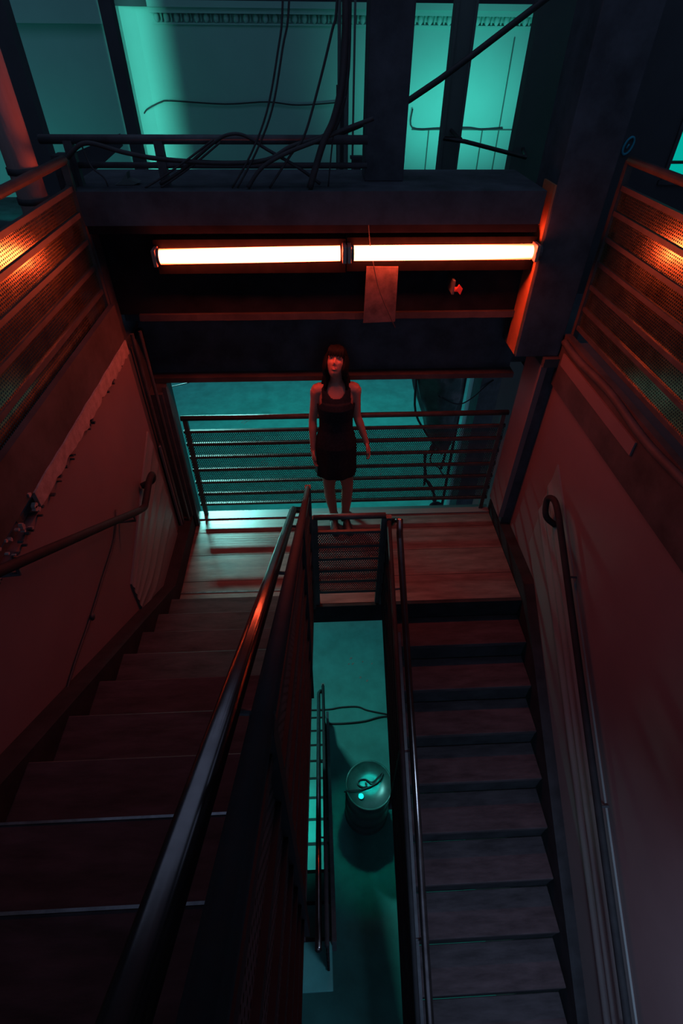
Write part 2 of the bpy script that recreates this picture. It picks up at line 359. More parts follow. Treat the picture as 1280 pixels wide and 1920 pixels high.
# ------------------------------------------------------------------ level guard rails (pipe rail, seven flat bars, perforated infill)
BZ = [0.123, 0.241, 0.372, 0.505, 0.635, 0.765, 0.884]
def guard(label, a, b, z, posts, top=1.005, group=None, infill='mesh', bars=BZ, barw=0.012, pipe=0.021, xoff=0.0):
    a, b = Vector(a), Vector(b); d = (b-a); Ln = d.length; d.normalize()
    t_ = thing('guard_railing', label, 'railing', ((a+b)/2).to_tuple()[:2]+(z,), group)
    MB().tube([(a.x, a.y, z+top), (b.x, b.y, z+top)], pipe, 12).build('top_rail', 'rail', t_, smooth=True)
    nrm = Vector((-d.y, d.x, 0))*0.011
    for h in bars:
        q = [a+nrm, b+nrm, b-nrm, a-nrm]
        MB().prismZ([(p.x, p.y) for p in q], z+h-barw, z+h+barw).build('rail_bar', 'rail', t_)
    nn = nrm*0.08
    q = [a+nn, b+nn, b-nn, a-nn]
    MB().prismZ([(p.x, p.y) for p in q], z+bars[0], z+bars[-1]).build('mesh_panel', infill, t_)
    for f in posts:
        p = a+d*Ln*f
        box(p.x-0.017, p.x+0.017, p.y-0.017, p.y+0.017, z, z+top).build('post', 'rail', t_)
    return t_
guard('railing with mesh panels along the far edge of the landing, behind the person', (-1.06, YF, 0), (1.50, YF, 0), 0.012, (0.012, 0.5, 0.985))
guard('short mesh guard across the stairwell gap in front of the person', (-0.05, 2.47, 0), (0.42, 2.47, 0), 0.0, (0.02, 0.98), top=0.90, bars=[0.14, 0.26, 0.38, 0.50, 0.63, 0.76])
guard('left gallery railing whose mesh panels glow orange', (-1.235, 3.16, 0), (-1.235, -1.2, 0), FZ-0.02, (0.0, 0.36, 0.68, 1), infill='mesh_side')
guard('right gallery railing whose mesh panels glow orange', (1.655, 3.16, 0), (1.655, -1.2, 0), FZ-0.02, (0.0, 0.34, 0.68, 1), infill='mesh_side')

# ------------------------------------------------------------------ sloping stair guards
def slope_guard(label, x, xh, ya, yb, base, s, hand_h, top_h, hx=None, apex=True, botoff=0.05):
    """panel guard at x running from (ya) to (yb), nosing line z = base + s*(ya-y)*0.668"""
    z = lambda y: base+s*(ya-y)*0.668
    t_ = thing('stair_guard', label, 'railing', (x, ya, base))
    MB().tube([(x, ya, z(ya)+top_h), (x, yb, z(yb)+top_h)], 0.015, 10).build('top_rail', 'guard', t_, smooth=True)
    box(x-0.018, x+0.018, ya-0.018, ya+0.018, base-(0.0), base+top_h+0.012).build('newel_post', 'rail', t_)
    for k in range(7):
        h = botoff+0.10+(top_h-0.22)*k/6
        MB().prismX([(ya, z(ya)+h-0.011), (ya, z(ya)+h+0.011), (yb, z(yb)+h+0.011), (yb, z(yb)+h-0.011)], x-0.009, x+0.009).build('rail_bar', 'guard', t_)
    MB().prismX([(ya, z(ya)+botoff+0.1), (ya, z(ya)+top_h-0.12), (yb, z(yb)+top_h-0.12), (yb, z(yb)+botoff+0.1)], x-0.001, x+0.001).build('mesh_panel', 'mesh_dark', t_)
    for yy in (ya-(ya-yb)*0.4, ya-(ya-yb)*0.8):
        box(x-0.015, x+0.015, yy-0.015, yy+0.015, z(yy)+botoff-0.1, z(yy)+top_h).build('post', 'guard', t_)
    hp = [(x, ya+0.01, z(ya)+hand_h-0.10), (x+(xh-x)*0.6, ya+0.005, z(ya)+hand_h-0.03), (xh, ya-0.05, z(ya)+hand_h+0.02), (xh, ya-0.09, z(ya-0.09)+hand_h), (xh, ya-0.12, z(ya-0.12)+hand_h), (xh, (ya+yb)/2, z((ya+yb)/2)+hand_h), (xh, yb, z(yb)+hand_h)]
    MB().tube(hp, 0.0215, 14).build('handrail', 'hand', t_, smooth=True)
    for yy in (ya-0.35, ya-1.15, ya-1.95):
        MB().tube([(xh, yy, z(yy)+hand_h-0.015), (xh, yy, z(yy)+hand_h-0.06), (x, yy, z(yy)+hand_h-0.07)], 0.007, 8).build('rail_bracket', 'black', t_)
    return t_
slope_guard('sloping guard of the left flight, its handrail catches an orange streak', -0.075, -0.165, Y0-0.02, -0.25, 0.0+0.02, 1, 1.02, 1.17)
slope_guard('dark sloping guard of the right flight with two thin parallel rails', 0.44, 0.505, Y0+0.02, -0.45, 0.0-0.01, -1, 0.90, 0.90)
slope_guard('guard of the lower flight deep in the stairwell gap', -0.03, -0.085, 3.27, 0.55, DZ, 1, 1.08, 1.20)
bpy.data.objects['stair_guard.001'] if 'stair_guard.001' in bpy.data.objects else None

# wall handrails
def wall_rail(label, pts, wx, brs):
    t_ = thing('wall_handrail', label, 'handrail', pts[len(pts)//2])
    MB().tube(pts, 0.021, 12, 5).build('handrail', 'guard', t_, smooth=True)
    for y, z in brs: MB().tube([(pts[3][0], y, z), (pts[3][0], y, z-0.05), (wx, y, z-0.06)], 0.008, 8).build('rail_bracket', 'black', t_)
    return t_
xr = XR-0.09
wall_rail('long dark handrail on the right stair wall with a looped end',
  [(XR-0.02, 2.50, 0.74), (xr, 2.53, 0.80), (xr, 2.585, 0.90), (xr+0.01, 2.52, 0.95), (xr, 2.40, 0.93), (xr, 2.2, 0.80), (xr, 1.2, ln(1.2)+0.95), (xr, 0.2, ln(0.2)+0.95), (xr, -0.4, ln(-0.4)+0.95)], XR, [(2.1, 0.72), (1.0, ln(1.0)+0.94), (0.1, ln(0.1)+0.94)])
lz = lambda y: 1.03+(2.45-y)*0.668
wall_rail('dark handrail on the left stair wall hooked at its lower end',
  [(XL+0.02, 2.72, 0.99), (-1.11, 2.74, 1.02), (-1.10, 2.74, 1.07), (-1.10, 2.66, 1.075), (-1.10, 2.52, 1.03), (-1.10, 2.42, 1.05), (-1.10, 2.0, lz(2.0)), (-1.10, 1.2, lz(1.2)), (-1.10, 0.3, lz(0.3))], XL, [(2.3, 1.12), (1.3, lz(1.3))])
tag(MB().tube([(XL+0.012, 2.30, 1.16), (XL+0.012, 2.16, 1.06), (XL+0.013, 1.9, 1.03), (XL+0.012, 1.65, 1.0), (XL+0.012, 1.4, 0.99), (XL+0.012, 1.2, 0.96)], 0.006, 6, 3).ellip((XL+0.02, 1.66, 1.0), 0.012, 0.02, 0.02, 8, 6).build('conduit', 'cable', smooth=True), 'thin dark cable clipped to the left stair wall below its handrail', 'cable')

# ------------------------------------------------------------------ beam across the well
B = thing('floor_beam', 'deep dark beam under the upper floor, behind the red tube lights', 'beam', (0, 3.4, 1.35))
box(-1.30, 1.25, 3.15, 3.75, 2.44, 2.60).build('parapet_cap', 'beam', B)
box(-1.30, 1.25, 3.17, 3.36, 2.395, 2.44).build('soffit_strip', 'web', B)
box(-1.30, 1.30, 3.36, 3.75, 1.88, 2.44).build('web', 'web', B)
lm = MB(); a_, b_ = [], []
for i in range(61):
    x = -1.12+2.42*i/60
    a_.append((x, 3.335-0.014*abs(noise.noise((x*6, 1, 0)))-0.006*noise.noise((x*23, 4, 0)))); 
lm.prismZ(a_+[(1.30, 3.5), (-1.12, 3.5)], 1.845, 1.885).build('ledge', 'fascia', B)
box(-1.30, 1.45, 3.58, 3.75, 1.36, 1.88).build('lower_web', 'beam', B)
box(-1.20, 1.46, 3.49, 3.75, 1.325, 1.362).build('bottom_flange', 'fascia', B)
tag(MB().prismY([(0.297, 1.872), (0.496, 1.879), (0.491, 2.205), (0.304, 2.207)], 3.203, 3.210).box(0.32, 0.48, 3.210, 3.36, 2.06, 2.075).build('hanging_card', 'paper'), 'stained sheet hung on the beam below the right tube light', 'card')
tt = thing('pull_tag', 'tiny red tag on the dark beam right of the stained sheet', 'tag', (0.86, 3.22, 2.07))
box(0.832, 0.846, 3.21, 3.36, 2.04, 2.12).build('tag_holder', 'black', tt)
MB().prismY([(0.850, 2.075), (0.880, 2.045), (0.890, 2.08), (0.866, 2.105)], 3.19, 3.20).box(0.846, 0.872, 3.20, 3.225, 2.06, 2.08).build('tag_flap', 'redtag', tt)

# tube lights
def tube_light(label, x0, x1, z0, z1):
    t_ = thing('fluorescent_light', label, 'light', ((x0+x1)/2, 3.28, (z0+z1)/2), 'red tube lights under the parapet')
    y = 3.172
    zc = (z0+z1)/2
    box(x0, x1, 3.228, 3.355, zc-0.075, zc+0.06).build('housing', 'housing', t_, bevel=0.004)
    box(x0, x1, 3.214, 3.227, zc-0.112, zc+0.07).build('light_block_plate', 'block_black', t_)  # added plate that keeps tube light off the web behind
    MB().tube([(x0+0.035, y, z0), (x1-0.035, y, z1)], 0.040, 28).build('tube', 'tube', t_, smooth=True)  # radius widened to take in the glow around the tube
    for x, z in ((x0, z0), (x1-0.022, z1)):
        MB().box(x, x+0.022, 3.128, 3.228, z-0.045, z+0.045).build('end_cap', 'cap', t_, bevel=0.004)
        MB().tube([(x+0.011-0.012, y-0.0, z), (x+0.011+0.026, y, z)], 0.0425, 14).build('lamp_holder', 'black', t_)
tube_light('left glowing tube light above the landing', -0.90, 0.182, 2.278, 2.290)
tube_light('right glowing tube light, its end against the column', 0.188, 1.285, 2.290, 2.292)

# ------------------------------------------------------------------ columns
c = thing('column', 'wide dark column at right, its left side lit orange by the tube light', 'column', (1.45, 3.3, 1.65))
box(1.310, 1.60, 3.18, 3.50, 1.64, 5.4).build('shaft', 'beam', c, bevel=0.006)
box(1.298, 1.310, 3.185, 3.355, 1.66, 2.62).build('side_plate', 'plate', c)  # added plate, its colour carries the orange tube light
c = thing('column', 'lower dark column at the right end of the landing, red lit top ledge', 'column', (1.6, 3.4, DZ))
box(1.54, 1.619, 3.18, 3.42, DZ, 1.58).build('shaft', 'beam', c)
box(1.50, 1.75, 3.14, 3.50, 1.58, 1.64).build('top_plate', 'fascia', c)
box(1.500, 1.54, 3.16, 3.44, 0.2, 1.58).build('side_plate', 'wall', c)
c = thing('column', 'dark steel post at the left end of the landing beside the railing', 'column', (-1.14, 3.4, -0.3))
box(-1.20, -1.10, 3.33, 3.60, -0.30, 1.32).build('shaft', 'black', c)
box(-1.10, -1.07, 3.36, 3.40, -0.2, 1.36).build('side_angle', 'black', c)
for x, y, r in ((-1.165, 3.25, 0.012), (-1.125, 3.29, 0.012)):
    MB().tube([(x, y, 0.02), (x, y, 1.80)], r, 8).build('conduit', 'rail', c)
box(-1.185, -1.17, 3.22, 3.31, 0.10, 0.95).build('pale_strip', 'wains', c)  # pale board added to stand for the slit of teal light
tag(box(-1.33, -1.24, 3.25, 3.36, 1.75, 2.74).build('column', 'black'), 'short dark post where the left gallery railing meets the parapet', 'column')
tag(box(0.293, 0.51, 3.40, 3.62, 2.60, 5.4).build('column', 'beam', bevel=0.005), 'dark central column standing on the parapet above the tube lights', 'column')
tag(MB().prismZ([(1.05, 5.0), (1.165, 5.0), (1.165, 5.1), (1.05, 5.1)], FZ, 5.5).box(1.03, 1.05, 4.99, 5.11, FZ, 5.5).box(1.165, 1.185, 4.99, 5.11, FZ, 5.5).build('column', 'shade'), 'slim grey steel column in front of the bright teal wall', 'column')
tag(box(-1.70, -1.60, 6.0, 6.12, FZ, 5.0).build('column', 'dark'), 'slim dark post at the edge of the brightest teal strip', 'column')
pc = thing('pillar', 'pale pillar glowing red at the far left beyond the gallery railing', 'column', (-1.40, 3.05, FZ))
MB().tube([(-1.395, 3.05, FZ), (-1.395, 3.05, 5.0)], 0.07, 20).build('shaft', 'white', pc, smooth=True)
for z in (2.585, 2.71): MB().tube([(-1.395, 3.05, z-0.014), (-1.395, 3.05, z+0.014)], 0.076, 20).build('collar', 'cable', pc, smooth=True)
tag(box(-1.86, -1.70, 4.15, 4.25, FZ, 5.2).build('column', 'dark'), 'dark column just behind the red-lit pillar', 'column')
tag(MB().prismY([(-2.38, 2.25), (-2.29, 2.36), (-1.66, 2.56), (-1.66, 2.47), (-2.06, 2.22), (-2.12, 1.75), (-2.20, 1.75), (-2.16, 2.22)], 5.6, 5.66).build('leaning_board', 'dark'), 'dark board slanting behind the left end of the upper railing', 'board')

# upper pipe rail
u_ = thing('pipe_railing', 'dark pipe railing along the parapet, draped with black cables', 'railing', (-0.5, 3.3, 2.6))
MB().tube([(-1.38, 3.30, 2.803), (0.293, 3.30, 2.803)], 0.021, 12).build('top_rail', 'black', u_, smooth=True)
MB().tube([(-1.27, 3.30, 2.692), (0.293, 3.30, 2.690)], 0.014, 10).build('mid_rail', 'black', u_, smooth=True)
for x in (-1.24, -0.785): box(x-0.022, x+0.022, 3.28, 3.32, 2.60, 2.80).build('post', 'black', u_)

# ------------------------------------------------------------------ cables
def cable(label, pts, r, group=None, name='cable', m='cable', cat='cable'):
    return tag(MB().tube(pts, r, 8, 5).build(name, m, smooth=True), label, cat, group)
GC = 'black cables slung over the upper rail'
cable('thick black cable sagging along the rail then climbing beside the central column', [(-1.273, 3.24, 2.618), (-1.283, 3.24, 2.682), (-1.212, 3.24, 2.757), (-1.121, 3.24, 2.795), (-0.959, 3.24, 2.757), (-0.778, 3.24, 2.728), (-0.454, 3.24, 2.71), (-0.233, 3.24, 2.724), (-0.105, 3.24, 2.781), (0.046, 3.24, 2.819), (0.127, 3.24, 2.87), (0.178, 3.24, 3.046), (0.186, 3.24, 3.32), (0.187, 3.24, 3.8)], 0.011, GC)
cable('black cable arching over the rail in the middle and crossing behind others', [(-0.808, 3.26, 2.614), (-0.684, 3.26, 2.674), (-0.499, 3.26, 2.794), (-0.413, 3.26, 2.829), (-0.333, 3.26, 2.823), (-0.23, 3.26, 2.767), (-0.069, 3.26, 2.686), (0.042, 3.26, 2.613)], 0.008, GC)
cable('left of a pair of thin cables rising steeply past the rail', [(-0.425, 3.22, 2.603), (-0.311, 3.22, 2.75), (-0.214, 3.22, 2.924), (-0.145, 3.22, 3.14), (-0.109, 3.22, 3.316), (-0.08, 3.22, 3.8)], 0.005, GC)
cable('right of a pair of thin cables rising steeply past the rail', [(-0.397, 3.22, 2.603), (-0.282, 3.22, 2.761), (-0.187, 3.22, 2.934), (-0.12, 3.22, 3.159), (-0.081, 3.22, 3.317), (-0.05, 3.22, 3.8)], 0.005, GC)
cable('single thin cable rising between the pair and the thick bundle', [(-0.227, 3.21, 2.605), (-0.106, 3.21, 2.751), (-0.035, 3.21, 2.829), (0.036, 3.21, 3.007), (0.106, 3.21, 3.215), (0.13, 3.21, 3.318), (0.16, 3.21, 3.8)], 0.006, GC)
cable('cable climbing from the parapet along the long diagonal pipe', [(-0.339, 3.2, 2.607), (-0.26, 3.2, 2.695), (-0.133, 3.2, 2.757), (0.045, 3.2, 2.815), (0.152, 3.2, 2.853), (0.31, 3.2, 2.902)], 0.010, GC)
cable('heavy black cable of the bundle left of the central column', [(-0.015, 3.19, 2.606), (0.058, 3.19, 2.799), (0.112, 3.19, 2.896), (0.15, 3.19, 3.028), (0.166, 3.19, 3.215), (0.167, 3.19, 3.318), (0.168, 3.19, 3.8)], 0.017, GC)
cable('thin cable dropping straight down behind the heavy bundle', [(0.084, 3.22, 2.608), (0.11, 3.22, 2.817), (0.132, 3.22, 2.893), (0.173, 3.22, 2.987)], 0.004, GC)
cable('thin cable slanting up to the rail right of the railing post', [(-0.882, 3.23, 2.602), (-0.795, 3.23, 2.643), (-0.641, 3.23, 2.725), (-0.492, 3.23, 2.811)], 0.005, GC)
cable('second thin cable slanting beside it toward the rail', [(-0.80, 3.24, 2.602), (-0.72, 3.24, 2.643), (-0.60, 3.24, 2.71), (-0.46, 3.24, 2.80)], 0.005, GC)
cable('short cable looping down at the left end of the upper rail', [(-1.336, 3.16, 2.521), (-1.30, 3.14, 2.57), (-1.259, 3.20, 2.631), (-1.238, 3.23, 2.725)], 0.008, GC)
cable('cable end hanging below the rail near the left corner', [(-1.16, 3.25, 2.79), (-1.13, 3.22, 2.70), (-1.08, 3.22, 2.65), (-1.07, 3.22, 2.61)], 0.004, GC)
cable('thin wire running along the far teal wall', [(-2.0, 7.95, 2.487), (-1.94, 7.93, 2.538), (-1.772, 7.95, 2.603), (-1.645, 7.96, 2.614), (-1.024, 7.96, 2.586), (-0.516, 7.96, 2.608), (-0.137, 7.96, 2.58), (0.406, 7.96, 2.612)], 0.008)
cable('thin wire stapled across the bright teal wall at right', [(1.248, 7.97, 2.549), (1.267, 7.97, 2.356), (1.634, 7.97, 2.351), (1.967, 7.97, 2.357), (2.138, 7.97, 2.342), (2.404, 7.97, 2.358)], 0.008)
cable('thin wire hanging over the right tube light and the stained sheet', [(0.30, 3.16, 2.45), (0.315, 3.165, 2.34), (0.335, 3.17, 2.25), (0.38, 3.18, 2.09), (0.455, 3.19, 1.93), (0.50, 3.20, 1.84)], 0.0025)
tag(MB().tube([(0.065, 4.6, 2.639), (0.695, 4.6, 2.876), (1.511, 4.6, 3.38), (2.2, 4.6, 3.82)], 0.020, 10, 4).build('diagonal_pipe', 'cable', smooth=True), 'long dark pipe slanting up to the right across the teal wall', 'pipe')
tag(MB().tube([(1.10, 4.99, 2.66), (1.09, 4.60, 2.65), (0.967, 4.6, 2.654), (1.119, 4.6, 2.638), (1.60, 4.6, 2.54), (1.70, 4.99, 2.54)], 0.014, 8, 1).build('support_bar', 'cable', smooth=True), 'short dark bar sloping down from the slim column to the grey wall', 'bar')
cv = thing('conduit_board', 'strip of dark conduits and boxes left of the central column', 'conduit', (0.34, 5.5, 2.0))
for x, r, z1 in ((0.24, 0.014, 4.5), (0.30, 0.02, 4.5), (0.36, 0.009, 4.5)): MB().tube([(x, 5.5, FZ), (x, 5.5, z1)], r, 8).build('conduit', 'shade', cv)
box(0.22, 0.30, 5.52, 5.60, FZ, 2.9).build('backing_post', 'dark', cv)
box(0.34, 0.46, 5.46, 5.54, 2.40, 2.42).box(0.34, 0.46, 5.46, 5.54, 2.52, 2.54).build('shelf', 'dark', cv)
MB().prismY([(0.35, 2.40), (0.46, 2.40), (0.43, 2.32), (0.37, 2.32)], 5.46, 5.54).build('bracket', 'cable', cv)

# number-like painted mark on the dark wall at right
mk = MB()
ring = []
for k in range(29):
    a = k/28*2*math.pi
    ring.append((2.048+0.028*math.cos(a)*(1-0.30*math.cos(2*a+math.pi)*0.0)+0.010*math.sin(a), 3.995, 2.690+0.046*math.sin(a)))
mk.tube(ring, 0.0075, 6, caps=False); mk.tube([(2.040, 3.995, 2.675), (2.050, 3.995, 2.70)], 0.006, 6)
tag(mk.build('wall_mark', 'mark', smooth=True), 'dim blue oval mark on the dark wall above the right railing', 'sign')

# ------------------------------------------------------------------ lower hall things
tag(box(1.76, 2.02, 5.0, 5.26, DZ, 1.32).build('column', 'black'), 'thick dark column in the lower hall behind the railing at right', 'column')
tag(MB().tube([(1.585, 5.02, DZ), (1.585, 5.02, 1.32)], 0.018, 10).build('pipe', 'cable', smooth=True), 'thin upright pipe beside the wrapped bundle in the lower hall', 'pipe')
struct(box(2.02, 4.5, 6.1, 6.2, DZ, 1.32).build('wall_lower_right', 'hall'))
# crumpled black wrapped bundle hanging
rg = []
for i in range(25):
    f = i/24; z = 0.72-1.18*f
    cx = 1.27+0.18*f; rx = 0.27*(1-f)**0.6+0.035; ry = 0.20*(1-f)**0.6+0.03
    rg.append([(cx+rx*math.cos(a)*(1+0.28*noise.noise((math.cos(a)*2.2, math.sin(a)*2.2, z*3))), 5.0+ry*math.sin(a)*(1+0.3*noise.noise((math.cos(a)*3, math.sin(a)*3, z*4+5))), z+0.03*noise.noise((a, z*3, 2))) for a in [2*math.pi*k/30 for k in range(30)]])
wbn = thing('wrapped_bundle', 'crumpled black plastic bundle hanging over the lower hall at right', 'bundle', (1.3, 5, 1.3))
MB().loft(rg).build('plastic_wrap', 'sheet', wbn, smooth=True)
MB().tube([(1.02, 4.86, 0.60), (1.05, 4.83, 0.20), (1.24, 4.82, -0.12), (1.42, 4.84, -0.36)], 0.012, 6, 4).build('binding_rope', 'cable', wbn)
MB().tube([(1.2, 5, 0.7), (1.2, 5, 1.32)], 0.03, 8).tube([(1.4, 5, 0.7), (1.4, 5, 1.32)], 0.02, 8).build('hanger', 'cable', wbn)
ch = thing('hanging_hook', 'dark tackle dangling under the wrapped bundle in front of the teal floor', 'tackle', (1.35, 5, -0.4))
MB().tube([(1.261, 5, -0.465), (1.273, 5, -0.625), (1.299, 5, -0.79), (1.305, 5, -0.961)], [0.022, 0.014, 0.022, 0.012], 6, 3).build('strap', 'cable', ch)
MB().tube([(1.33, 5, -0.42), (1.36, 5, -0.33), (1.45, 5, -0.30), (1.50, 5, -0.38), (1.498, 5, -0.551), (1.48, 5, -0.70)], [0.03, 0.04, 0.03, 0.02, 0.014, 0.02], 6, 3).tube([(1.36, 5, -0.42), (1.33, 5, -0.55), (1.38, 5, -0.64), (1.45, 5, -0.68), (1.52, 5, -0.80), (1.60, 5, -0.80)], 0.009, 6, 3).build('hook', 'cable', ch)
MB().tube([(1.31, 5, -0.86), (1.40, 5, -1.0), (1.45, 5, -1.12), (1.47, 5, -1.22)], [0.014, 0.028, 0.014, 0.03], 6, 3).ellip((1.50, 5, -1.32), 0.09, 0.06, 0.07, 10, 8).build('pulley', 'cable', ch)
cable('thin cable sagging between the bundle and the thick lower column', [(1.262, 4.80, 0.418), (1.481, 4.80, 0.317), (1.656, 4.9, 0.326), (1.813, 4.98, 0.427), (1.888, 4.99, 0.489)], 0.007)
cable('thin cable crossing the top left corner of the teal opening', [(-1.7, 4.8, 0.53), (-1.534, 4.8, 0.567), (-1.395, 4.8, 0.595), (-1.226, 4.8, 0.651), (-0.9, 4.8, 0.86), (-0.7, 4.8, 1.32)], 0.006)
cable('upper of two cables lying across the floor in the stairwell gap', [(-0.3, 3.56, DZ+.01), (0.03, 3.557, DZ+.01), (0.22, 3.581, DZ+.01), (0.448, 3.579, DZ+.01), (0.595, 3.517, DZ+.01), (0.9, 3.44, DZ+.01)], 0.011)
cable('lower of two cables lying across the floor in the stairwell gap', [(-0.2, 3.36, DZ+.012), (0.024, 3.348, DZ+.012), (0.284, 3.344, DZ+.012), (0.545, 3.364, DZ+.012), (0.774, 3.415, DZ+.012), (1.2, 3.44, DZ+.012)], 0.013)
dr = thing('drum', 'round drum on the floor at the bottom of the stairwell gap', 'barrel', (0.46, 2.22, DZ))
pr = [(0.25, 0.0), (0.262, 0.015), (0.255, 0.03), (0.25, 0.28), (0.262, 0.30), (0.25, 0.32), (0.25, 0.56), (0.262, 0.58), (0.25, 0.60), (0.25, 0.84), (0.265, 0.86), (0.265, 0.88), (0.25, 0.88), (0.245, 0.865), (0.08, 0.868), (0.0005, 0.868)]
MB().loft([[(0.46+r*math.cos(2*math.pi*k/40), 2.22+r*math.sin(2*math.pi*k/40), DZ+z) for k in range(40)] for r, z in pr]).build('body', 'drum', dr, smooth=True)
MB().tube([(0.36, 2.10, DZ+0.868), (0.36, 2.10, DZ+0.885)], 0.03, 12).build('bung', 'nosing', dr)
cable('coiled black cable lying on top of the drum', [(0.18, 2.16, DZ+0.86), (0.25, 2.165, DZ+.895), (0.386, 2.17, DZ+.885), (0.51, 2.21, DZ+.885), (0.587, 2.26, DZ+.885), (0.62, 2.34, DZ+.885), (0.50, 2.235, DZ+.90), (0.42, 2.275, DZ+.885), (0.35, 2.265, DZ+.885), (0.335, 2.225, DZ+.885), (0.39, 2.19, DZ+.89), (0.43, 2.205, DZ+.89), (0.42, 2.24, DZ+.89)], 0.008)
# scuffs on the hall floor
sc = MB()
for (x, y, l, a) in ((-1.2, 9.4, 0.5, 1.2), (0.35, 9.2, 0.35, 1.0), (0.55, 10.3, 0.4, 1.4), (0.9, 11.8, 0.5, 1.3), (-0.2, 6.6, 0.3, 0.4), (0.55, 4.15, 0.05, 0.8), (1.3, 8.8, 0.3, 0.6), (-1.9, 11.2, 0.4, 0.9)):
    for k in range(7):
        px, py = x+random.uniform(-.2, .2), y+random.uniform(-.25, .25); q = l*random.uniform(.1, .4); w_ = random.uniform(.008, .02); aa = a+random.uniform(-.4, .4)
        dx, dy = math.cos(aa)*q, math.sin(aa)*q
        sc.prismZ([(px-w_, py), (px, py-w_), (px+dx+w_, py+dy), (px+dx, py+dy+w_)], DZ+0.0005, DZ+0.002)
so = sc.build('floor_scuffs', 'plaster'); so['kind'] = 'stuff'; tag(so, 'pale scuffs and chips scattered on the teal lit hall floor', 'scuffs')
MBl = MB().prismY([(-1.06, 2.602), (-1.02, 2.62), (-0.98, 2.66), (-0.985, 2.63), (-0.93, 2.612), (-0.96, 2.602)], 3.30, 3.36)
tag(MBl.build('crumpled_scrap', 'shade'), 'small crumpled scrap lying on the parapet left of the railing post', 'scrap')

# ------------------------------------------------------------------ person
P = thing('person', 'person in a short sleeveless black dress standing on the landing, face turned up', 'person', (0.15, 3.24, 0.0))
CX, CY = 0.130, 3.235
def ering(cx, cy, z, rx, ry, n=28, pw=2.0):
    out = []
    for k in range(n):
        a = 2*math.pi*k/n; c, s = math.cos(a), math.sin(a)
        out.append((cx+rx*math.copysign(abs(c)**(2/pw), c), cy+ry*math.copysign(abs(s)**(2/pw), s), z))
    return out
b = MB()
torso = [(0.80, .146, .098), (0.88, .150, .104), (0.96, .134, .094), (1.05, .112, .080), (1.13, .112, .082), (1.21, .124, .096), (1.28, .128, .100), (1.335, .135, .088), (1.37, .138, .070), (1.395, .105, .058), (1.415, .066, .050), (1.435, .050, .047)]
b.loft([ering(CX, CY+(0.008 if z > 1.3 else 0), z, rx, ry) for z, rx, ry in torso])
for sx in (-1, 1): b.ellip((CX+sx*0.058, CY-0.058, 1.25), 0.048, 0.036, 0.048, 16, 12)
b.tube([(CX, CY+.012, 1.40), (CX, CY+.008, 1.45), (CX-.001, CY-.004, 1.50), (CX-.001, CY-.010, 1.56)], [.052, .045, .045, .048], 20, 3)
for hx, kx, ax, fx in ((.078, .074, .112, .118), (.185, .226, .213, .236)):
    b.tube([(hx, CY, .90), (hx*.6+kx*.4, CY-.002, .72), (hx*.25+kx*.75, CY-.006, .56), (kx, CY-.012, .455), (kx*.85+ax*.15, CY+.008, .36), (kx*.55+ax*.45, CY+.012, .27), (ax, CY+.012, .12), (ax, CY+.014, .05)], [.082, .074, .060, .047, .0485, .045, .031, .031], 20, 4)
    b.tube([(ax, CY+.03, .04), (fx, CY-.05, .038), (fx+(fx-ax)*.4, CY-.12, .025)], [.028, .026, .018], 14, 3)
def arm(sh, el, wr, hd, side, curl):
    sh, el, wr, hd = map(Vector, (sh, el, wr, hd))
    inn = Vector((CX, CY+.01, sh.z+.005))
    b.tube([inn.lerp(sh, .45), sh, sh.lerp(el, .28), sh.lerp(el, .7), el, el.lerp(wr, .3), el.lerp(wr, .75), wr, wr.lerp(hd, .25)], [.052, .046, .041, .034, .031, .033, .025, .021, .022], 18, 4)
    d = (hd-wr).normalized(); fwd = Vector((0, -1, 0)); fwd = (fwd-d*fwd.dot(d)).normalized(); out = d.cross(fwd)   # fwd: thumb side, palm faces the thigh
    inw = Vector((-side, 0, 0)); inw = (inw-d*inw.dot(d)).normalized()
    pl = 0.082
    rg = []
    for f, w_, t_ in ((0, .021, .017), (.3, .030, .016), (.7, .038, .0145), (1, .038, .012)):
        c_ = wr+d*pl*(f+0.08)
        rg.append([c_+fwd*w_*math.cos(a)+inw*t_*math.sin(a) for a in [2*math.pi*k/16 for k in range(16)]])
    b.loft(rg)
    for off, ln_, cu in ((.028, .066, .8), (.010, .074, .9), (-.009, .069, 1.0), (-.027, .054, 1.15)):
        p = wr+d*pl*1.0+fwd*off; dd = d.copy(); pts_ = [p-d*.012]; ang = 0
        for q, L_ in enumerate((.45, .32, .26)):
            ang += curl*cu*(0.5+0.25*q); dir_ = d*math.cos(ang)+inw*math.sin(ang)+fwd*off*1.5
            p = p+dir_.normalized()*ln_*L_; pts_.append(p.copy())
        b.tube(pts_, [.0088, .0084, .0078, .0066], 10, 3)
    p = wr+d*.022+fwd*.017
    b.tube([p, p+d*.022+fwd*.020+inw*.006, p+d*.048+fwd*.024+inw*.014, p+d*.068+fwd*.022+inw*.019], [.013, .0105, .0092, .0075], 10, 3)
arm((-.008, CY+.008, 1.362), (-.046, CY+.022, 1.105), (-.052, CY-.020, .860), (-.050, CY-.040, .775), -1, .45)
arm((.266, CY+.008, 1.366), (.292, CY+.024, 1.125), (.366, CY-.012, .915), (.394, CY-.030, .835), 1, .60)
